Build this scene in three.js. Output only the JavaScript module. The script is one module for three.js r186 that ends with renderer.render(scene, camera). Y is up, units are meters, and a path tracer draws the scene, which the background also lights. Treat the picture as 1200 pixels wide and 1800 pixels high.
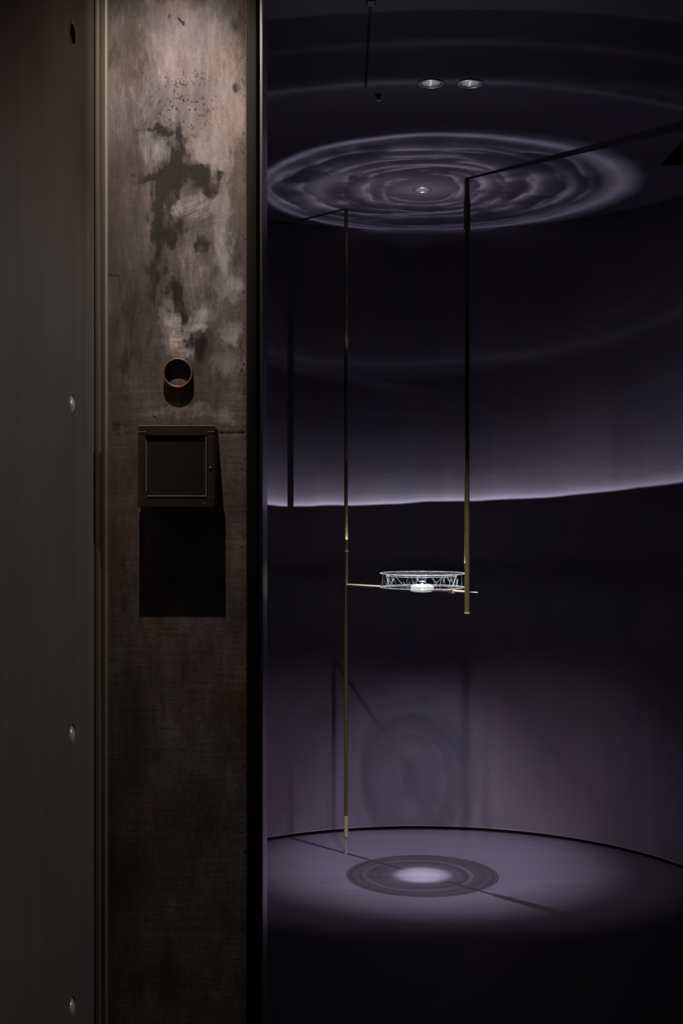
import * as THREE from 'three';
import { mergeGeometries, toCreasedNormals } from 'three/addons/utils/BufferGeometryUtils.js';
import { RoundedBoxGeometry } from 'three/addons/geometries/RoundedBoxGeometry.js';

// ---------- camera, lights, exposure ----------
const FOCAL = 2300, EYE = 1.43, CEIL = 2.7;
const scene = new THREE.Scene();
scene.background = new THREE.Color(0x000000);
const camera = new THREE.PerspectiveCamera(2 * Math.atan(900 / FOCAL) * 180 / Math.PI, 1200 / 1800, 0.05, 40);
camera.position.set(0, EYE, 0);
camera.lookAt(0, EYE, -1);
const renderer = new THREE.WebGLRenderer({ antialias: true });
renderer.toneMapping = THREE.LinearToneMapping;
renderer.toneMappingExposure = 1;
renderer.shadowMap.enabled = true;
const LIGHT = {
  led: { color: [0.86, 0.82, 1.0], intensity: 10.8 },         // the lamp in the glass dish
  dishDown: { color: [0.88, 0.84, 1.0], intensity: 31 },     // its lens under the bar
  pool: { color: [0.80, 0.73, 1.0], intensity: 47 },         // ceiling spot straight above the dish
  washer: { color: [1.0, 0.81, 0.95], intensity: 14.5 },       // the pair of tilted downlights
  column: { color: [1.0, 0.85, 0.74], intensity: 2.0 },      // warm lamp over the concrete column
  corridor: { color: [1.0, 0.95, 0.91], intensity: 2.6 },     // corridor downlight that grazes across to the steel plate
};
const col = (c) => new THREE.Color().setRGB(...c);

// ---------- helpers ----------
const R = (d) => d * Math.PI / 180;
function rng(seed) { let s = seed >>> 0; return () => { s = (s + 0x6D2B79F5) >>> 0; let t = s; t = Math.imul(t ^ (t >>> 15), t | 1); t ^= t + Math.imul(t ^ (t >>> 7), t | 61); return ((t ^ (t >>> 14)) >>> 0) / 4294967296; }; }
const lerp = (a, b, t) => a + (b - a) * t, clamp = (x, a = 0, b = 1) => Math.min(b, Math.max(a, x));
const smooth = (a, b, x) => { const t = clamp((x - a) / (b - a)); return t * t * (3 - 2 * t); };
const gauss = (x, w) => Math.exp(-(x * x) / (2 * w * w));
function hash(x, y, s) { let h = Math.imul(x, 374761393) + Math.imul(y, 668265263) + Math.imul(s, 2147483647 ^ 0x5bd1e995); h = Math.imul(h ^ (h >>> 13), 1274126177); return ((h ^ (h >>> 16)) >>> 0) / 4294967296; }
function noise(x, y, s = 0) {
  const x0 = Math.floor(x), y0 = Math.floor(y), fx = x - x0, fy = y - y0, u = fx * fx * (3 - 2 * fx), v = fy * fy * (3 - 2 * fy);
  return lerp(lerp(hash(x0, y0, s), hash(x0 + 1, y0, s), u), lerp(hash(x0, y0 + 1, s), hash(x0 + 1, y0 + 1, s), u), v);
}
function fbm(x, y, s = 0, n = 5) { let a = 0.5, t = 0, w = 0; for (let i = 0; i < n; i++) { t += a * noise(x, y, s + i); w += a; a *= 0.55; x *= 2.03; y *= 2.03; } return t / w; }
const toSRGB = (c) => { c = clamp(c); return c <= 0.0031308 ? 12.92 * c : 1.055 * Math.pow(c, 1 / 2.4) - 0.055; };
function tex(w, h, fn, srgb = true, repeat = false) {           // fn(u, v) -> [r, g, b] linear or a grey number; v = 0 at the bottom
  const d = new Uint8Array(w * h * 4);
  for (let j = 0; j < h; j++) for (let i = 0; i < w; i++) {
    let c = fn((i + 0.5) / w, (j + 0.5) / h); if (typeof c === 'number') c = [c, c, c];
    const o = (j * w + i) * 4;
    for (let k = 0; k < 3; k++) d[o + k] = Math.round(255 * (srgb ? toSRGB(c[k]) : clamp(c[k])));
    d[o + 3] = 255;
  }
  const t = new THREE.DataTexture(d, w, h, THREE.RGBAFormat);
  t.magFilter = THREE.LinearFilter; t.minFilter = THREE.LinearFilter;
  t.colorSpace = srgb ? THREE.SRGBColorSpace : THREE.NoColorSpace;
  t.wrapS = t.wrapT = repeat ? THREE.RepeatWrapping : THREE.ClampToEdgeWrapping;
  t.needsUpdate = true; return t;
}
const std = (o) => new THREE.MeshStandardMaterial(o), phys = (o) => new THREE.MeshPhysicalMaterial(o);
const used = {};
const numbered = (n) => { const k = used[n] = (used[n] ?? -1) + 1; return k ? n + '_' + String(k).padStart(3, '0') : n; };
function obj(name, g, m, parent = scene) {
  const o = new THREE.Mesh(Array.isArray(g) ? mergeGeometries(g.map((x) => { const y = x.index ? x.toNonIndexed() : x; return y; })) : g, m);
  o.name = parent === scene ? numbered(name) : name; o.castShadow = o.receiveShadow = true; parent.add(o); return o;
}
function part(name, g, m, parent) {
  const o = obj(name, g, m, parent);
  const same = parent.children.filter((c) => c !== o && c.name.replace(/_\d{3}$/, '') === name).length;
  if (same) o.name = name + '_' + String(same).padStart(3, '0');
  return o;
}
function thing(name, label, category, [x, y, z] = [0, 0, 0], group) {
  const o = new THREE.Group(); o.name = numbered(name); scene.add(o); o.position.set(x, y, z);
  o.userData = { label, category }; if (group) o.userData.group = group; return o;
}
function struct(name, g, m) { const o = g ? obj(name, g, m) : new THREE.Group(); if (!g) { o.name = numbered(name); scene.add(o); } o.userData.kind = 'structure'; return o; }
const box = (w, h, d, x = 0, y = 0, z = 0) => new THREE.BoxGeometry(w, h, d).translate(x, y, z);
const rbox = (w, h, d, r, x = 0, y = 0, z = 0) => new RoundedBoxGeometry(w, h, d, 3, r).translate(x, y, z);
const lathe = (pts, seg = 48) => new THREE.LatheGeometry(pts.map(([x, y]) => new THREE.Vector2(x, y)), seg);
function rod(a, b, r, seg = 20, r2 = r) {
  const A = new THREE.Vector3(...a), B = new THREE.Vector3(...b), L = A.distanceTo(B);
  const g = new THREE.CylinderGeometry(r2, r, L, seg), q = new THREE.Quaternion().setFromUnitVectors(new THREE.Vector3(0, 1, 0), B.clone().sub(A).normalize());
  return g.applyQuaternion(q).translate((A.x + B.x) / 2, (A.y + B.y) / 2, (A.z + B.z) / 2);
}
const tube = (pts, r, n = 48, k = 8, closed = false) => new THREE.TubeGeometry(new THREE.CatmullRomCurve3(pts.map((p) => new THREE.Vector3(...p)), closed), n, r, k, closed);
function planarUV(g, fn) { const p = g.attributes.position, uv = new Float32Array(p.count * 2); for (let i = 0; i < p.count; i++) { const [u, v] = fn(p.getX(i), p.getY(i), p.getZ(i)); uv[2 * i] = u; uv[2 * i + 1] = v; } g.setAttribute('uv', new THREE.BufferAttribute(uv, 2)); return g; }
function spot(parent, at, to, { color, intensity }, angle, penumbra, radius = 0.3) {
  const s = new THREE.SpotLight(col(color), intensity, 0, angle, penumbra, 2);
  s.name = 'spot_light'; s.position.set(...at); s.target.position.set(...to); s.castShadow = true; s.shadow.radius = radius; s.shadow.mapSize.set(1024, 1024);
  parent.add(s, s.target); s.target.name = 'aim'; return s;
}

// ---------- materials ----------
const wallTex = tex(1024, 1024, (u, v) => {
  const n = 0.55 * fbm(u * 6, v * 6, 3) + 0.3 * fbm(u * 40, v * 5, 9) + 0.15 * fbm(u * 60, v * 60, 17);
  const k = 0.72 + 0.56 * n, warm = fbm(u * 4, v * 4, 31) - 0.5;
  return [0.105 * k * (1 + 0.25 * warm), 0.094 * k, 0.116 * k * (1 - 0.15 * warm)];
}, true, true);
const wallBump = tex(512, 512, (u, v) => 0.6 * fbm(u * 9, v * 9, 41) + 0.4 * fbm(u * 60, v * 20, 43), false, true);
const roundPlaster = std({ map: wallTex, bumpMap: wallBump, bumpScale: 0.0015, roughness: 0.62 });
const ceilTex = tex(512, 512, (u, v) => { const k = 0.8 + 0.4 * fbm(u * 8, v * 8, 5); return [0.110 * k, 0.101 * k, 0.130 * k]; }, true, true);
const ceilPlaster = std({ map: ceilTex, bumpMap: wallBump, bumpScale: 0.0006, roughness: 0.6 });
const floorTex = tex(1024, 1024, (u, v) => { const k = 0.7 + 0.6 * (0.5 * fbm(u * 7, v * 7, 71) + 0.5 * fbm(u * 6, v * 60, 73)); return [0.034 * k, 0.031 * k, 0.041 * k]; }, true, true);
const floorStone = std({ map: floorTex, bumpMap: wallBump, bumpScale: 0.0008, roughness: 0.5 });
const darkPlaster = std({ color: col([0.03, 0.028, 0.027]), roughness: 0.85 });
const black = std({ color: col([0.004, 0.004, 0.004]), roughness: 0.7 });
const blackSteel = std({ color: col([0.014, 0.012, 0.011]), roughness: 0.5, metalness: 0.4 });
const polishedSteel = std({ color: col([0.8, 0.77, 0.8]), roughness: 0.3, metalness: 1 });
const brass = std({ color: col([0.16, 0.15, 0.068]), roughness: 0.38, metalness: 0.65 });
const paleBrass = std({ color: col([0.50, 0.46, 0.30]), roughness: 0.5, metalness: 0.5 });
const copper = std({ color: col([0.62, 0.36, 0.21]), roughness: 0.45, metalness: 0.8 });
const copperDark = std({ color: col([0.06, 0.03, 0.018]), roughness: 0.6, metalness: 0.4 });
const boxBrown = std({ color: col([0.045, 0.031, 0.022]), roughness: 0.55, metalness: 0.2 });
const boxGlass = std({ color: col([0.03, 0.029, 0.022]), roughness: 0.3 });
const lipMetal = std({ color: col([0.75, 0.68, 0.58]), roughness: 0.4, metalness: 0.3 });
const silver = std({ color: col([0.75, 0.74, 0.76]), roughness: 0.28, metalness: 0.9 });
const clearGlass = phys({ color: col([0.80, 0.88, 0.88]), transmission: 1, thickness: 0, roughness: 0.02, ior: 1.5 });
const paneGlass = phys({ color: 0xffffff, transmission: 1, thickness: 0, roughness: 0.02, ior: 1.5 });
const frostGlass = phys({ color: col([0.50, 0.55, 0.46]), transmission: 0.35, thickness: 0, roughness: 0.35, ior: 1.5 });

// ---------- places ----------
const CX = 0.339, CZ = -4.765, RAD = 1.129;       // the round room
const LX = 0.318, LZ = -5.155, LY = 1.149;        // the lamp in the dish
const BAR = 1.125;
const POST = [0.019, -5.48], HANG = [0.478, -4.985];
const FRONT = -2.55;                              // face of the concrete column
const DL = [[0.265, -3.875], [0.381, -3.875]];    // pair of downlights

// ---------- structure: floor, ceiling, round wall ----------
{
  const g = box(4.2, 0.12, 8.2, 0.9, -0.06, -2.9);
  planarUV(g, (x, y, z) => [x / 1.7, z / 1.7 + y]);
  struct('floor', g, floorStone);

  const s = new THREE.Shape([[-1.2, -1.2], [3.0, -1.2], [3.0, 7.0], [-1.2, 7.0]].map((p) => new THREE.Vector2(...p)));
  for (const [x, z] of [...DL, [LX, LZ], [-0.325, -2.04], [1.5, -2.02]]) { const h = new THREE.Path(); h.absarc(x, -z, 0.036, 0, Math.PI * 2, true); s.holes.push(h); }
  const h = new THREE.Path([[1.165, 4.44], [1.165, 4.79], [1.42, 4.79], [1.42, 4.44]].map((p) => new THREE.Vector2(...p))); s.holes.push(h);
  const c = new THREE.ExtrudeGeometry(s, { depth: 0.16, bevelEnabled: false, curveSegments: 32 }).rotateX(-Math.PI / 2).translate(0, CEIL, 0);
  planarUV(c, (x, y, z) => [x / 1.3, z / 1.3 + y]);
  struct('ceiling', c, ceilPlaster);
  struct('ceiling_cover', box(4.2, 0.05, 8.2, 0.9, CEIL + 0.185, -2.9), black);
}
function ushape(r) {
  const p = [[CX - r, 2.68], [CX - r, -CZ]];
  for (let i = 1; i < 180; i++) { const a = Math.PI - i * Math.PI / 180; p.push([CX + r * Math.cos(a), -CZ + r * Math.sin(a)]); }
  p.push([CX + r, -CZ], [CX + r, 2.68]); return p;
}
{
  const ring = (r0, r1) => new THREE.Shape([...ushape(r0), ...ushape(r1).reverse()].map((p) => new THREE.Vector2(...p)));
  let g = new THREE.ExtrudeGeometry(ring(RAD, RAD + 0.1), { depth: CEIL - 0.016, bevelEnabled: false }).rotateX(-Math.PI / 2).translate(0, 0.016, 0);
  g = toCreasedNormals(g, 0.3);
  planarUV(g, (x, y, z) => [z > CZ ? (x > CX ? 2.2 : -2.2) + (z - CZ) * (x > CX ? 0.7 : -0.7) : Math.atan2(x - CX, CZ - z) * RAD / 1.6, y / 1.6]);
  const w = struct('wall_back', g, roundPlaster);
  // shadow gap at the foot and the thin steel bead that edges the plaster above it
  let b = new THREE.ExtrudeGeometry(ring(RAD + 0.008, RAD + 0.09), { depth: 0.016, bevelEnabled: false }).rotateX(-Math.PI / 2);
  struct('baseboard_back', toCreasedNormals(b, 0.3), black);
  let e = new THREE.ExtrudeGeometry(ring(RAD - 0.001, RAD + 0.01), { depth: 0.0025, bevelEnabled: false }).rotateX(-Math.PI / 2).translate(0, 0.016, 0);
  part('plaster_bead', toCreasedNormals(e, 0.3), std({ color: col([0.2, 0.18, 0.2]), roughness: 0.4 }), w);
}

// ---------- structure: corridor ----------
struct('wall_right', box(0.12, CEIL, 4.4, 2.65, CEIL / 2, -0.7), darkPlaster);
struct('wall_rear', box(4.0, CEIL, 0.12, 0.8, CEIL / 2, 1.16), darkPlaster);
struct('wall_front', box(2.0, CEIL, 0.13, 1.72, CEIL / 2, -2.62), darkPlaster);

// left wall: a steel plate that runs beside the camera up to the column
{
  const dir = new THREE.Vector2(-0.06, 1).normalize();        // from its far edge towards the camera (x, z)
  const len = 3.55, H = CEIL, holes = [2.288, 1.622, 1.030, 0.541];
  const at = 0.156;                                            // how far the row of holes is from the far edge
  const s = new THREE.Shape([[0, 0], [len, 0], [len, H], [0, H]].map((p) => new THREE.Vector2(...p)));
  for (const y of holes) { const h = new THREE.Path(); h.absarc(at, y, 0.0195, 0, Math.PI * 2, true); s.holes.push(h); }
  const place = (g) => g.applyMatrix4(new THREE.Matrix4().makeBasis(new THREE.Vector3(dir.x, 0, dir.y), new THREE.Vector3(0, 1, 0), new THREE.Vector3(-dir.y, 0, dir.x)).setPosition(-0.473, 0, -2.503));
  // local z points into the wall: the plate's face is at z = 0
  let g = new THREE.ExtrudeGeometry(s, { depth: 0.04, bevelEnabled: false, curveSegments: 24 });
  planarUV(g, (x, y) => [x / 1.0, y / 2.7]);
  const steelTex = tex(512, 1024, (u, v) => {
    const y = 900 - (v * 2.7 - EYE) * 980, n = fbm(u * 5, v * 9, 201), st = fbm(u * 60, v * 3, 207);
    const warm = smooth(700, 100, y);
    let k = 0.75 + 0.35 * n + 0.2 * st;
    const sx = (u - (0.045 + (v - 0.7185) * 0.3)) ;                               // old scratch
    if (Math.abs(v - 0.7185) < 0.009) k *= 1 + 0.9 * gauss(sx, 0.0025);
    return [0.20 * k * (1 + 0.25 * warm), 0.189 * k * (1 + 0.1 * warm), 0.185 * k * (1 - 0.08 * warm)];
  });
  const steel = std({ map: steelTex, roughness: 0.55, metalness: 0.15 });
  const w = struct('wall_left', place(g), steel);
  w.userData.kind = 'structure';
  const cap = lathe([[0, 0.010], [0.006, 0.0098], [0.012, 0.0078], [0.016, 0.0045], [0.0188, 0.0], [0.0188, -0.02], [0, -0.02]], 32);
  const capMetal = std({ color: col([0.9, 0.88, 0.87]), roughness: 0.35, metalness: 0.3 });
  holes.forEach((y, i) => {
    if (i) part('bolt_cap', place(cap.clone().rotateX(-Math.PI / 2).rotateY(0.35).translate(at, y, 0.006)), capMetal, w);
    else {
      part('empty_socket', place(lathe([[0.0194, 0.001], [0.0194, 0.03], [0, 0.032]], 32).rotateX(Math.PI / 2).translate(at, y, 0)), black, w);
      part('socket_rim', place(new THREE.TorusGeometry(0.0198, 0.0012, 8, 40).translate(at, y, 0)), capMetal, w);
    }
  });
  struct('wall_left_core', place(box(len, H, 0.1, len / 2, H / 2, 0.093)), darkPlaster);
}
// steel edge profile between the plate and the column
{
  const t = struct('trim_1');
  const m1 = std({ color: col([0.20, 0.17, 0.13]), roughness: 0.5, metalness: 0.35 }), m2 = std({ color: col([0.11, 0.085, 0.06]), roughness: 0.6, metalness: 0.25 }), m3 = std({ color: col([0.5, 0.45, 0.38]), roughness: 0.45, metalness: 0.3 });
  part('flat_strip', rbox(0.010, CEIL, 0.05, 0.003, -0.4675, CEIL / 2, -2.530), m1, t);
  part('groove', box(0.012, CEIL, 0.02, -0.459, CEIL / 2, -2.532), m2, t);
  part('bead', rod([-0.4545, 0, -2.526], [-0.4545, CEIL, -2.526], 0.0042, 16), m3, t);
}
// concrete column face
{
  const X0 = -0.475, X1 = -0.186;
  const g = box(X1 - X0, CEIL, 0.14, (X0 + X1) / 2, CEIL / 2, FRONT - 0.07);
  const W = X1 - X0;
  planarUV(g, (x, y) => [(x - X0) / W, y / CEIL]);
  const px = (u) => 600 + (X0 + u * W) * FOCAL / 2.55, py = (v) => 900 - (v * CEIL - EYE) * FOCAL / 2.55;
  const dark = [[311, 262, 14, 40], [296, 316, 40, 30], [262, 310, 34, 5], [352, 302, 30, 12], [286, 372, 20, 40], [272, 470, 15, 66, 0.85], [303, 428, 10, 26], [303, 512, 8, 24], [313, 550, 9, 22], [358, 429, 15, 20], [371, 333, 11, 16], [326, 392, 16, 16], [346, 608, 18, 28], [222, 530, 18, 40, 0.3], [245, 590, 30, 60, 0.38], [222, 640, 16, 90, 0.35], [280, 742, 7, 6], [213, 758, 30, 8, 0.7], [212, 1000, 14, 160, 0.4], [300, 1250, 60, 60, 0.4], [199, 110, 14, 130, 0.42], [420, 40, 14, 30, 0.55], [418, 150, 16, 14, 0.6], [318, 38, 9, 4], [270, 232, 34, 5]];
  const light = [[325, 185, 88, 52], [320, 105, 50, 48], [300, 40, 60, 40], [365, 90, 46, 70], [385, 200, 40, 70], [268, 268, 32, 24], [366, 262, 26, 26], [352, 562, 18, 22, 1.7], [308, 568, 20, 16, 1.5], [316, 596, 22, 26, 1.4], [294, 540, 8, 14], [392, 410, 13, 120, 1.25], [404, 505, 26, 24], [340, 470, 22, 60], [345, 360, 36, 18], [305, 362, 12, 14], [272, 396, 14, 16], [412, 592, 18, 14], [390, 640, 36, 30], [320, 728, 60, 12], [405, 745, 26, 12], [318, 620, 22, 12]];
  const alb = (x, y) => {
    let k = 0.52 + 0.6 * (fbm(x / 60, y / 90, 301) - 0.5);
    k *= 0.80 + 0.4 * fbm(x / 5, y / 34, 311);                                   // trowel drag, upright
    const lo = smooth(560, 700, y);
    k *= lerp(1, 0.78 + 0.44 * fbm(x / 60, y / 4.5, 317), lo * 0.8 + 0.15);      // drag, level
    k *= 0.86 + 0.28 * fbm(x / 3.2, y / 3.2, 331);
    const wx = (fbm(x / 26, y / 40, 421) - 0.5) * 44 + (fbm(x / 7, y / 16, 431) - 0.5) * 14, wy = (fbm(x / 30, y / 30, 441) - 0.5) * 60;
    let d = 0, l = 0;
    for (const [a, b, c, e, f = 1] of dark) { const p = (x + wx - a) / c, q = (y + wy - b) / e; d += f * Math.exp(-0.75 * (p * p + q * q)); }
    for (const [a, b, c, e, f = 1] of light) { const p = (x + wx * 0.8 - a) / c, q = (y + wy * 0.8 - b) / e; l += f * Math.exp(-0.75 * (p * p + q * q)); }
    const rag = fbm(x / 9, y / 26, 811), rag2 = fbm(x / 30, y / 50, 813);
    d = smooth(0.30, 1.05, d + 0.9 * (rag - 0.5) + 0.6 * (rag2 - 0.5));
    l = smooth(0.25, 1.15, l + 0.9 * (fbm(x / 8, y / 20, 823) - 0.5) + 0.5 * (rag2 - 0.5));
    k *= 1 - 0.80 * d;
    k *= 1 + 1.25 * l * (1 - 0.85 * d);
    k *= (0.62 + 0.76 * fbm(x / 20, y / 60, 827)) * (0.82 + 0.36 * fbm(x / 2.4, y / 16, 829));
    k *= 1 - 0.22 * smooth(262, 240, x) * smooth(240, 340, y);                    // smoother skim coat along the left edge
    k *= 1 + 0.5 * (noise(x / 26, y / 2.6, 857) - 0.5) * 2 * gauss(x - 314, 22) * gauss(y - 588, 22);
    k *= 1 + 0.5 * (noise((x * 0.4 + y) / 3, (x - y * 0.4) / 30, 859) - 0.5) * 2 * gauss(x - 345, 26) * gauss(y - 368, 20);
    for (const [a, b, c, e, f] of [[352, 560, 15, 18, 0.9], [345, 578, 22, 8, 0.6], [304, 566, 14, 18, 0.7], [316, 598, 20, 20, 0.8], [330, 618, 14, 8, 0.5], [408, 600, 16, 8, 0.5], [396, 450, 9, 50, 0.5], [412, 500, 16, 12, 0.4]]) {
      const p = (x + 0.35 * wx - a) / c, q = (y + 0.35 * wy - b) / e, n = fbm(x / 5, y / 9, 951);
      k *= 1 + f * smooth(0.25, 0.8, Math.exp(-0.8 * (p * p + q * q)) + 0.7 * (n - 0.5));
    }
    // scraped comb marks
    if (y > 235 && y < 305 && x > 235 && x < 305) k *= 1 + 0.42 * (noise(x / 1.6, y / 40, 833) - 0.5) * 2 * gauss(x - 268, 18) * gauss(y - 270, 18);
    // crack lines
    const cr = 762 + 5 * (fbm(x / 16, 2, 861) - 0.5) * 2;
    if (x > 384 || x < 243) k *= 1 - 0.45 * gauss(y - cr, 1.6) * smooth(0.35, 0.6, noise(x / 9, 3, 867) + (x > 384 ? 0.25 : 0));
    if (x > 188 && x < 209) k *= 1 - 0.7 * gauss(y - 485, 1.2);
    if (y > 484 && y < 512) k *= 1 - 0.5 * gauss(x - 208 - (y - 484) * 0.12, 1.3);
    // pits, mostly near the worn patch and the right edge
    const pit = noise(x / 3.4, y / 3.4, 871);
    const where = Math.max(gauss(x - 325, 40) * gauss(y - 180, 50), gauss(x - 430, 6) * (noise(1, y / 18, 873) > 0.45 ? 1 : 0.1));
    k *= 1 - 0.75 * where * smooth(0.76, 0.86, pit);
    const hue = fbm(x / 70, y / 110, 881) - 0.5;
    return [k, hue, d];
  };
  const cache = new Map();
  const cTex = tex(384, 1536, (u, v) => {
    const q = alb(px(u), py(v)), [k, hue, d] = q; cache.set(u + ',' + v, k);
    const w = smooth(0.75, 0.25, k); return [0.30 * k * (1 + 0.15 * hue), 0.258 * k * (1 - 0.10 * w), 0.258 * k * (1 - 0.45 * hue) * (1 - 0.22 * w)];
  });
  const cBump = tex(384, 1536, (u, v) => { const x = px(u), y = py(v); return 0.25 + 0.4 * clamp(cache.get(u + ',' + v)) + 0.15 * fbm(x / 2.2, y / 2.2, 901) - 0.25 * gauss(y - 762, 1.8) * (x > 384 ? 1 : 0); }, false);
  struct('wall_column', g, std({ map: cTex, bumpMap: cBump, bumpScale: 0.004, roughness: 0.8 }));
  // wall behind the column that closes the round room to the left
  struct('wall_side', box(0.62, CEIL, 0.10, -0.515, CEIL / 2, FRONT - 0.195), darkPlaster);
}
// dark steel jamb of the opening
{
  const t = struct('trim_2');
  part('face_strip', rbox(0.020, CEIL, 0.10, 0.002, -0.1745, CEIL / 2, FRONT - 0.045), blackSteel, t);
  part('edge_bead', rod([-0.1845, 0, FRONT + 0.004], [-0.1845, CEIL, FRONT + 0.004], 0.0013, 10), std({ color: col([0.14, 0.105, 0.075]), roughness: 0.4, metalness: 0.4 }), t);
  part('groove', box(0.010, CEIL, 0.06, -0.160, CEIL / 2, FRONT - 0.06), black, t);
  part('inner_strip', rbox(0.006, CEIL, 0.16, 0.001, -0.157, CEIL / 2, FRONT - 0.09), polishedSteel, t);
}

// ---------- copper ring ----------
{
  const d = 2.54, x = (313 - 600) / FOCAL * d, y = EYE + (900 - 656) / FOCAL * d;
  const t = thing('copper_ring', 'short open copper pipe ring standing out of the worn concrete above the dark box', 'pipe ring', [x, y, FRONT]);
  part('sleeve', lathe([[0.0255, 0], [0.0255, 0.0165], [0.0287, 0.0165], [0.0287, 0], [0.0255, 0]], 64).rotateX(Math.PI / 2), copperDark, t);
  part('rim', lathe([[0.0253, 0.0160], [0.0255, 0.0178], [0.0264, 0.0184], [0.0280, 0.0184], [0.0288, 0.0178], [0.0290, 0.0160], [0.0253, 0.0160]], 64).rotateX(Math.PI / 2), copper, t);
}
// ---------- dark box on the column ----------
{
  const P = 0.075, d = 2.55 - P, s = d / FOCAL, w = 134 * s, h = 143 * s, x = (310 - 600) * s, y = EYE + (900 - 820) * s;
  const t = thing('intercom_box', 'dark brown square metal box with a recessed panel, mounted on the concrete column', 'wall box', [x, y, FRONT]);
  part('housing', rbox(w - 0.002, h - 0.002, P - 0.008, 0.003, 0, 0, (P - 0.008) / 2), boxBrown, t);
  const f = P - 0.004, st = 13 * s;
  part('top_rail', rbox(w, 17 * s, 0.008, 0.0012, 0, h / 2 - 8.5 * s, f), boxBrown, t);
  part('bottom_rail', rbox(w, 18 * s, 0.008, 0.0012, 0, -h / 2 + 9 * s, f), boxBrown, t);
  for (const sx of [-1, 1]) part('stile', rbox(st, h - 36 * s, 0.0076, 0.0012, sx * (w / 2 - st / 2), 0, f), boxBrown, t);
  part('panel', box(w - 2 * st - 0.001, h - 35 * s, 0.003, 0, 0, P - 0.0065), boxGlass, t);
  part('top_edge', box(w, 0.0012, 0.009, 0, h / 2 + 0.0002, f), lipMetal, t);
  for (const sx of [-1, 1]) part('corner_seam', box(13 * s, 0.0008, 0.0012, sx * (w / 2 - 6.5 * s), h / 2 - 10.5 * s, P + 0.0003), lipMetal, t);
  const lips = [box(104 * s, 0.0013, 0.0018, 1 * s, -h / 2 + 20 * s, P + 0.0008), box(0.0011, 104 * s, 0.0016, (362 - 310) * s, 1 * s, P + 0.0008), box(0.0007, 90 * s, 0.001, (257 - 310) * s, 2 * s, P + 0.0002)];
  for (const g of lips) part('panel_lip', g, lipMetal, t);
  part('knob', lathe([[0, 0.0022], [0.0015, 0.002], [0.0026, 0.0012], [0.0028, 0], [0, 0]], 20).rotateX(Math.PI / 2).translate((369.6 - 310) * s, (820 - 822.5) * s, P), std({ color: col([0.25, 0.24, 0.22]), roughness: 0.4, metalness: 0.5 }), t);
  part('screw', lathe([[0, 0.0012], [0.0009, 0.001], [0.0011, 0], [0, 0]], 12).rotateX(Math.PI / 2).translate((359 - 310) * s, (820 - 884.5) * s, P), lipMetal, t);
}

// ---------- the hanging frame ----------
{
  const t = thing('lamp_frame', 'slim brass frame of a floor post, crossbar and hanging rod that carries the glass dish', 'lamp frame', [POST[0], 0, POST[1]]);
  const hx = HANG[0] - POST[0], hz = HANG[1] - POST[1], L = Math.hypot(hx, hz), ux = hx / L, uz = hz / L;
  const post = part('post', rod([0, 0.068, 0], [0, CEIL, 0], 0.0082, 24), brass, t);
  part('collar', rod([0, 1.262, 0], [0, 1.272, 0], 0.0100, 24), paleBrass, post);
  part('foot_sleeve', lathe([[0, 0.066], [0.0086, 0.066], [0.0094, 0.075], [0.0094, 0.15], [0.0084, 0.158]], 24), paleBrass, post);
  part('foot_pin', lathe([[0.0055, 0], [0.0055, 0.004], [0.003, 0.006], [0.003, 0.07]], 16), paleBrass, post);
  const hang = part('hanging_rod', rod([hx, 1.046, hz], [hx, CEIL, hz], 0.0098, 24), brass, t);
  part('ceiling_sleeve', rod([hx, 2.50, hz], [hx, 2.62, hz], 0.0128, 24), brass, hang);
  part('end_cap', rod([hx, 1.043, hz], [hx, 1.049, hz], 0.0104, 24), paleBrass, hang);
  const bar = part('crossbar', rod([0, BAR, 0], [hx, BAR, hz], 0.0050, 16), paleBrass, t);
  part('clamp', rbox(0.030, 0.016, 0.014, 0.004).rotateY(Math.atan2(-uz, ux)).translate(hx * 0.885, BAR - 0.002, hz * 0.885), paleBrass, bar);
  part('end_pin', rod([hx, BAR, hz], [hx + 0.040, BAR - 0.002, hz + 0.008], 0.0024, 10), brass, hang);
  // lens set in the underside of the bar
  const cx = LX - POST[0], cz = LZ - POST[1];
  part('bar_lens', lathe([[0.006, 0.003], [0.046, 0.003], [0.048, 0.0005], [0.036, -0.003], [0.016, -0.005], [0, -0.0055]], 40).translate(cx, BAR - 0.006, cz), std({ color: col([0.1, 0.1, 0.09]), roughness: 0.4, emissive: col([0.85, 0.88, 0.76]), emissiveIntensity: 0.35 }), bar);
  spot(scene, [LX, BAR - 0.022, LZ], [LX, 0, LZ], LIGHT.dishDown, R(6.8), 1, 0.15);
}
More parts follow.
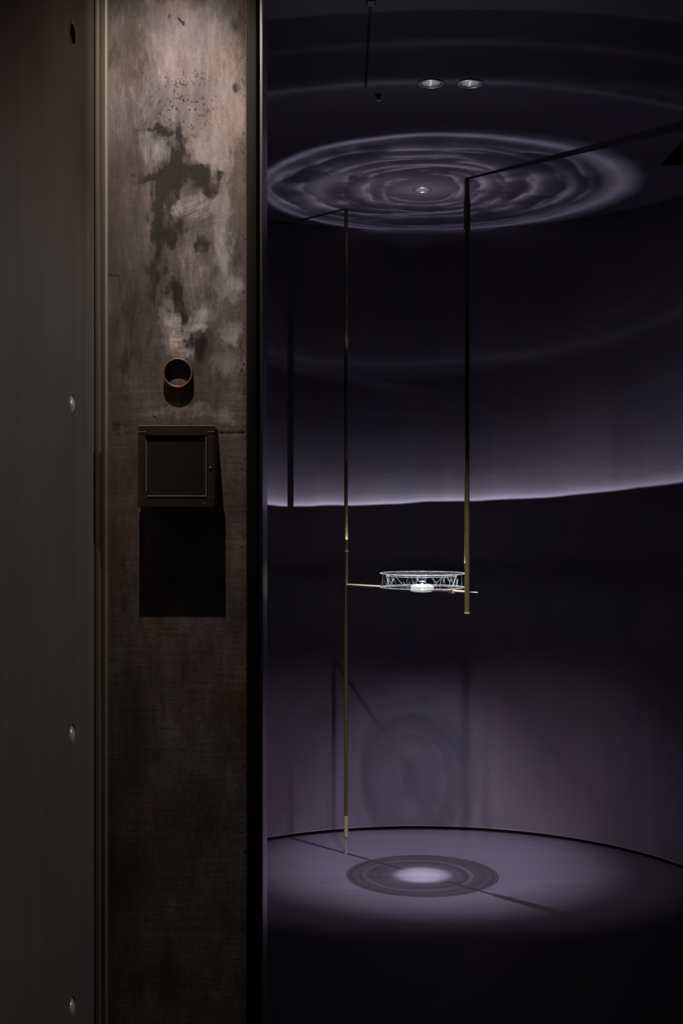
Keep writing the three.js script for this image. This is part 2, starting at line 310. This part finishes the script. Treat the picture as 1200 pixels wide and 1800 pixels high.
// ---------- glass dish ----------
{
  const y0 = 1.132, y1 = 1.189, r = 0.168;
  const t = thing('glass_dish', 'thick round clear glass dish with rippled wall, resting on the brass crossbar', 'glass dish', [LX, y0, LZ]);
  const H = y1 - y0;
  const padTex = tex(1024, 1024, (u, v) => {                                     // smoked rings in the glass of the bottom
    const x = (u - 0.5) * 2, y = (v - 0.5) * 2, rho = Math.hypot(x, y), a = Math.atan2(y, x), w = 0.03 * (fbm(Math.cos(a) * 2 + 5, Math.sin(a) * 2 + 5 + rho * 3, 951) - 0.5);
    const q = rho + w;
    const right = 0.5 + 0.5 * Math.cos(a), rr0 = 0.73 - 0.06 * Math.cos(a);
    let T = 0.27 + 0.55 * gauss(q - rr0, 0.022) * (0.45 + 0.75 * right) - 0.10 * gauss(q - rr0 + 0.09, 0.04) * right;
    T += 0.16 * smooth(0.60, 0.50, q) * (0.6 + 0.8 * fbm(x * 2 + 3, y * 9, 957)) + 0.25 * smooth(0.45, 0.05, q);
    T *= 0.8 + 0.4 * fbm(Math.cos(a) * 3 + 5, q * 14 + Math.sin(a) * 3, 961);
    if (q > 0.965) T *= 0.45;
    return [T, T * 0.97, T];
  });
  const smoked = phys({ color: 0xffffff, map: padTex, transmission: 1, thickness: 0, roughness: 0.05, ior: 1.5 });
  const disc = new THREE.CircleGeometry(r - 0.001, 96).rotateX(-Math.PI / 2);
  planarUV(disc, (x, y, z) => [0.5 + x / (2 * r), 0.5 - z / (2 * r)]);
  part('bottom', disc, smoked, t);
  const wall = []; for (let i = 0; i <= 24; i++) { const k = i / 24; wall.push([r - 0.003 * Math.pow(Math.abs(2 * k - 1), 4), k * H]); }
  part('side', lathe(wall, 128), clearGlass, t);
  part('top', new THREE.CircleGeometry(r - 0.003, 96).rotateX(-Math.PI / 2).translate(0, H, 0), paneGlass, t);
  part('top_rim', new THREE.TorusGeometry(r - 0.0025, 0.0015, 10, 128).rotateX(Math.PI / 2).translate(0, H - 0.001, 0), frostGlass, t);
  part('bottom_rim', new THREE.TorusGeometry(r - 0.0025, 0.0016, 10, 128).rotateX(Math.PI / 2).translate(0, 0.002, 0), frostGlass, t);
  const rr = rng(77);
  for (const [rad, y] of [[0.115, H - 0.005], [0.135, H - 0.011], [0.155, H - 0.004]]) part('ridge', new THREE.TorusGeometry(rad, 0.0009, 8, 96).rotateX(Math.PI / 2).translate(0, y, 0), frostGlass, t);
  // ripples: wavy ribs cast into the wall
  for (let i = 0; i < 40; i++) {
    const a0 = (i + 0.9 * rr()) / 40 * Math.PI * 2, n = 3 + Math.floor(rr() * 3), pts = [], lean = (rr() - 0.5) * 0.55, y0r = 0.003 + 0.022 * rr() * rr(), hr = Math.min(0.018 + 0.032 * rr(), H - 0.005 - y0r), q0 = 0.118 + 0.042 * rr();
    for (let j = 0; j <= n; j++) { const k = j / n, a = a0 + lean * (k - 0.5) + 0.05 * (rr() - 0.5); pts.push([q0 * Math.cos(a), y0r + k * hr, q0 * Math.sin(a)]); }
    part('ripple', tube(pts, 0.0006 + 0.0011 * rr() * rr(), 20, 6), frostGlass, t);
  }
}
// ---------- led in the dish, under a dome of smoked ripple glass that throws the rings ----------
{
  const y0 = 1.1335, t = thing('led_puck', 'small round glowing light in the centre of the glass dish', 'lamp', [LX, y0, LZ]);
  const ly = LY - y0;
  part('base', lathe([[0, 0], [0.045, 0], [0.046, 0.002], [0.044, 0.006], [0.037, 0.0105], [0.021, 0.0135], [0, 0.0135]], 64), std({ color: col([0.05, 0.05, 0.05]), roughness: 0.6, emissive: col([0.97, 0.98, 0.92]), emissiveIntensity: 0.72 }), t);
  const E0 = -9, E1 = 90, DH = CEIL - LY;
  const table = (pts) => (x) => { let i = 0; while (i < pts.length - 2 && x > pts[i + 1][0]) i++; const [a, va] = pts[i], [b, vb] = pts[i + 1]; const q = clamp((x - a) / (b - a)); return lerp(va, vb, q * q * (3 - 2 * q) * 0.6 + q * 0.4); };
  const edge = table([[-180, 20.5], [-90, 21], [-20, 20.6], [4, 21], [20, 21.9], [39, 22.6], [66, 23.6], [84, 24.1], [97, 23.3], [114, 22.5], [136, 20.9], [160, 20.3], [180, 20.5]]);
  const upper = table([[-180, 48], [-90, 50], [-10, 45.2], [4, 45.8], [20, 47.2], [39, 49.1], [66, 51.4], [86, 51.9], [110, 51.4], [136, 49.7], [180, 48]]);
  const angdiff = (a, b) => { let d = (a - b) % 360; if (d > 180) d -= 360; if (d < -180) d += 360; return d; };
  const per = (az, k, s) => fbm(Math.cos(R(az)) * k + 20, Math.sin(R(az)) * k + 20, s, 4);          // noise that closes round the circle
  const lines = (q, az, list, seed, k) => {                       // broken, sharp-edged rings
    let t = 0;
    list.forEach(([rc, w, a], i) => {
      const m = smooth(0.40, 0.66, per(az, 1.3 + 0.3 * i, seed + i * 5)), ww = w * (0.55 + 1.1 * per(az, 2.2, seed + 101 + i * 3));
      const d = q - rc - k * (per(az, 2.5, seed + 201 + i) - 0.5);
      t += a * (0.04 + 1.6 * m) * (d > 0 ? 0.86 * Math.exp(-d / ww) + 0.14 * Math.exp(-d / (ww * 4.5)) : Math.exp(-d * d / (ww * ww * 0.25)));
    });
    return t;
  };
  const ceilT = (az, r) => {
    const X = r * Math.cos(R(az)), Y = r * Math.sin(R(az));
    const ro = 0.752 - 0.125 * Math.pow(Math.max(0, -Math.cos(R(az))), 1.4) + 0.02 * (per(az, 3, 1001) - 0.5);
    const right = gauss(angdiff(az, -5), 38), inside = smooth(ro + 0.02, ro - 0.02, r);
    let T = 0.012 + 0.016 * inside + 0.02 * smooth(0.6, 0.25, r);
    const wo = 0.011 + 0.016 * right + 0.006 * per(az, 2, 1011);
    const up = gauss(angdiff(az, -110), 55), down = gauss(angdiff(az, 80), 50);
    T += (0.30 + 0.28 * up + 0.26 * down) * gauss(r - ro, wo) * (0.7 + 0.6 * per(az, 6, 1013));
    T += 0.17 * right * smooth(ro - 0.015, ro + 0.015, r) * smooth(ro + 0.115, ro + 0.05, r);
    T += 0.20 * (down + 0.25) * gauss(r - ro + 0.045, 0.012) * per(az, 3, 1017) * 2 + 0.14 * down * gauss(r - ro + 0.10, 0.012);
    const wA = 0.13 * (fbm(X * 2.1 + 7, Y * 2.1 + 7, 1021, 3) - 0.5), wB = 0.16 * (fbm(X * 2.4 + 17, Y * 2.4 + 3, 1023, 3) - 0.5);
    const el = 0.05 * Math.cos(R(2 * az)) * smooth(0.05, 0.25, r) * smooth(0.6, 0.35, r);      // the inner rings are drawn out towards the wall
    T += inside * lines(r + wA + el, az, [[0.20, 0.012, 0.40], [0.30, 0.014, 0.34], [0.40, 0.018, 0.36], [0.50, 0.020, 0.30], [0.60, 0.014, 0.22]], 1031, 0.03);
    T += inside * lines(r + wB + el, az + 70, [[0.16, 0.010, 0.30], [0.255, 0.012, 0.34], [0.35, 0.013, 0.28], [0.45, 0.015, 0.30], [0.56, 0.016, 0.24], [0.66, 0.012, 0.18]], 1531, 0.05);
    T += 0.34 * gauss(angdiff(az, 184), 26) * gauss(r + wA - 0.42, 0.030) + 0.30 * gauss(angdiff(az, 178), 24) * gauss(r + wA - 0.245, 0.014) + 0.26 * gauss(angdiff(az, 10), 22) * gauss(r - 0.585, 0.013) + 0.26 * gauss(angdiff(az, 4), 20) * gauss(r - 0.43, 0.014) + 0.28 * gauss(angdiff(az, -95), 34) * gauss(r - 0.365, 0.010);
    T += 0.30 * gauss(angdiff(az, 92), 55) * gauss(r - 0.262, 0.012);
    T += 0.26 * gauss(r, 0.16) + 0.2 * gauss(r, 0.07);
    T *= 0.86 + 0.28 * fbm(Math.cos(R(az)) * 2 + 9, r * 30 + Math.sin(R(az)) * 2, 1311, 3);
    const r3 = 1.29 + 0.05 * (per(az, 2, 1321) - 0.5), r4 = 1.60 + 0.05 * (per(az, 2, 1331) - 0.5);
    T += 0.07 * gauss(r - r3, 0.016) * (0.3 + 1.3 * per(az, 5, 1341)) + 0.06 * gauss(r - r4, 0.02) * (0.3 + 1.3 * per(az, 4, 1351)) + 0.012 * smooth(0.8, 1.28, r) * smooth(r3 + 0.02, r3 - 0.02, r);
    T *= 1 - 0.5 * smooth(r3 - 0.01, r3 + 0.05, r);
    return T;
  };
  const wallDist = (az) => { const c = Math.cos(R(az)), q = Math.sin(R(az)), ox = LX - CX, oy = -(LZ - CZ), b = ox * c + oy * q; return -b + Math.sqrt(b * b - (ox * ox + oy * oy - RAD * RAD)); };
  const joint = (az) => Math.atan2(DH, wallDist(az)) * 180 / Math.PI;
  const wallFar = (az) => lerp(1, 0.10, smooth(1.5, 1.15, wallDist(az)));       // the dome is nearly black towards the near wall
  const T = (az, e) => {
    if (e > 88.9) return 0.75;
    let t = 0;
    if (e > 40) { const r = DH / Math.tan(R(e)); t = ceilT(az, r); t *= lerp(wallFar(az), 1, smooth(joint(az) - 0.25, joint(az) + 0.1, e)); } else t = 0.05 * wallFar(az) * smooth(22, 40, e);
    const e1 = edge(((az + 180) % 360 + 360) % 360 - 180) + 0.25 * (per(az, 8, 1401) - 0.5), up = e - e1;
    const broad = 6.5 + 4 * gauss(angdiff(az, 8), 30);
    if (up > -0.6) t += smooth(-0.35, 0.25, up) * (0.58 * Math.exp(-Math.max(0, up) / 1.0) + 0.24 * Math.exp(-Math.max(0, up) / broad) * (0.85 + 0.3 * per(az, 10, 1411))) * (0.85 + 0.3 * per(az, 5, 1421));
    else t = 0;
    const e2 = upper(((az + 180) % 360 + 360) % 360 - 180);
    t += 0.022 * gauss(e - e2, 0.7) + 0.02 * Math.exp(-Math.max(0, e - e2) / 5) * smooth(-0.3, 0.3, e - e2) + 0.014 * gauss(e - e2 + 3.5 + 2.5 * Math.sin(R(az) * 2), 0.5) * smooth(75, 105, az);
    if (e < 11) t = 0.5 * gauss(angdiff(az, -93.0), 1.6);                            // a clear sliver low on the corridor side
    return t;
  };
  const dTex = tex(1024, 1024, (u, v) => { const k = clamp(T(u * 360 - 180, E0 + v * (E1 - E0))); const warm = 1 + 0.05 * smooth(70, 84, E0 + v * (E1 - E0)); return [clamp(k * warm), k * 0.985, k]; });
  dTex.wrapS = THREE.RepeatWrapping;
  const rad = 0.020, NA = 160, NE = 72, pos = [], uv = [], idx = [];
  for (let j = 0; j <= NE; j++) for (let i = 0; i <= NA; i++) {
    const az = R(i / NA * 360 - 180), e = R(E0 + j / NE * (E1 - E0));
    pos.push(rad * Math.cos(e) * Math.cos(az), ly + rad * Math.sin(e), -rad * Math.cos(e) * Math.sin(az)); uv.push(i / NA, j / NE);
    if (i < NA && j < NE) { const a = j * (NA + 1) + i, b = a + NA + 1; idx.push(a, a + 1, b, a + 1, b + 1, b); }
  }
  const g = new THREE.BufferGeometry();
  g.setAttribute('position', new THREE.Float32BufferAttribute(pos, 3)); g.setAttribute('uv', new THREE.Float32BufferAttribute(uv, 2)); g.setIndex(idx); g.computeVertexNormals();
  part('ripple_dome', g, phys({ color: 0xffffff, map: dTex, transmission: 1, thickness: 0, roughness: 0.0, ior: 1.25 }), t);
  part('led_chip', new THREE.SphereGeometry(0.0016, 16, 12).translate(0, ly, 0), std({ color: 0xffffff, emissive: col([1, 0.98, 0.95]), emissiveIntensity: 6 }), t);
  const p = new THREE.PointLight(col(LIGHT.led.color), LIGHT.led.intensity, 0, 2);
  p.name = 'led_light'; p.position.set(LX, LY, LZ); p.castShadow = true; p.shadow.radius = 0.003; scene.add(p);
}

// ---------- recessed downlights ----------
function downlight(name, label, x, z, group, lens, face, lensAt = [[0.0175, 0.042], [0.012, 0.0395], [0, 0.0385]]) {
  const t = thing(name, label, 'downlight', [x, CEIL, z], group);
  part('trim_ring', lathe([[0.029, 0.001], [0.029, -0.003], [0.034, -0.0045], [0.040, -0.003], [0.041, 0.0], [0.029, 0.001]], 56), silver, t);
  part('reflector', lathe([[0.0285, -0.001], [0.027, 0.012], [0.022, 0.030], [0.017, 0.042]], 56), face, t);
  part('can', lathe([[0.030, 0.0], [0.031, 0.06], [0, 0.062]], 40), black, t);
  part('lens', lathe(lensAt, 40), lens, t);
  return t;
}
const glow = (k) => std({ color: col([0.7, 0.7, 0.7]), roughness: 0.4, emissive: col([1, 0.97, 1]), emissiveIntensity: k });
const satin = std({ color: col([0.62, 0.61, 0.63]), roughness: 0.45, metalness: 0.4 });
const dark = std({ color: col([0.05, 0.045, 0.055]), roughness: 0.35, metalness: 0.6 });
{
  const names = ['left one of the two close-set bright downlights in the dark ceiling', 'right one of the two close-set bright downlights in the dark ceiling'];
  DL.forEach(([x, z], i) => {
    const t = downlight('downlight', names[i], x, z, 'pair of downlights', glow(0.13), satin, [[0.0284, 0.005], [0.02, 0.0035], [0, 0.003]]);
    part('lamp_tube', rbox(0.0032, 0.004, 0.056, 0.001, 0, 0.001, 0), glow(0.42), t);
    spot(scene, [x, CEIL - 0.008, z], [x + (i ? 0.34 : -0.20), -1.0, -5.88], LIGHT.washer, R(18.6), 1, 1.2);
  });
  downlight('downlight', 'small dark downlight at the centre of the light rings on the ceiling', LX, LZ, undefined, glow(0.16), satin);
  spot(scene, [LX, CEIL - 0.006, LZ], [LX + 0.05, 0, LZ - 0.18], LIGHT.pool, R(17.2), 0.55, 0.2);
  const side = downlight('downlight', 'corridor ceiling downlight to the right of the opening, turned towards the steel plate', 1.5, -2.02, undefined, glow(0.5), dark);
  spot(scene, [1.5, CEIL - 0.012, -2.02], [-0.48, 1.22, -2.26], LIGHT.corridor, R(23), 0.5, 0.1);
  part('barn_door', box(0.003, 0.5, 0.32, -0.30, -0.25, -0.237), black, side);
  const warm = downlight('downlight', 'warm ceiling downlight close above the concrete column', -0.325, -2.04, undefined, glow(0.6), dark);
  spot(scene, [-0.325, CEIL - 0.012, -2.04], [-0.318, 1.78, -2.60], LIGHT.column, R(38), 1, 0.25);
  for (const sx of [-1, 1]) part('barn_door', [box(0.13, 0.394, 0.002, sx * 0.086, -0.203, -0.062), box(0.002, 0.394, 0.21, sx * 0.021, -0.203, 0.043)], black, warm);
}
// ---------- small things on the ceiling ----------
{
  const t = thing('ceiling_vent', 'black square vent let into the ceiling at the right edge of the picture', 'vent', [1.2925, CEIL, -4.615]);
  part('duct', [box(0.004, 0.15, 0.35, -0.1255, 0.075, 0), box(0.004, 0.15, 0.35, 0.1255, 0.075, 0), box(0.255, 0.15, 0.004, 0, 0.075, 0.173), box(0.255, 0.15, 0.004, 0, 0.075, -0.173)], black, t);
  for (let i = 0; i < 9; i++) part('slat', box(0.247, 0.002, 0.03).rotateX(0.9).translate(0, 0.03, -0.15 + i * 0.0375), black, t);
  const c = thing('cable_channel', 'thin black channel running along the ceiling towards the room', 'cable channel', [0.0725, CEIL, -3.55]);
  part('channel', rbox(0.006, 0.006, 0.72, 0.002, 0, -0.004, 0), black, c);
  part('end_collar', rbox(0.022, 0.012, 0.04, 0.003, 0, -0.006, 0.31), std({ color: col([0.12, 0.11, 0.12]), roughness: 0.5 }), c);
  const s = thing('sprinkler', 'tiny metal sprinkler under the ceiling left of the bright downlights', 'sprinkler', [0.113, CEIL, -3.99]);
  part('body', lathe([[0, -0.014], [0.003, -0.014], [0.004, -0.004], [0.010, -0.003], [0.011, 0]], 20), brass, s);
  part('deflector', lathe([[0, -0.017], [0.009, -0.0165], [0.009, -0.0155], [0, -0.0145]], 20), silver, s);
}
renderer.render(scene, camera);
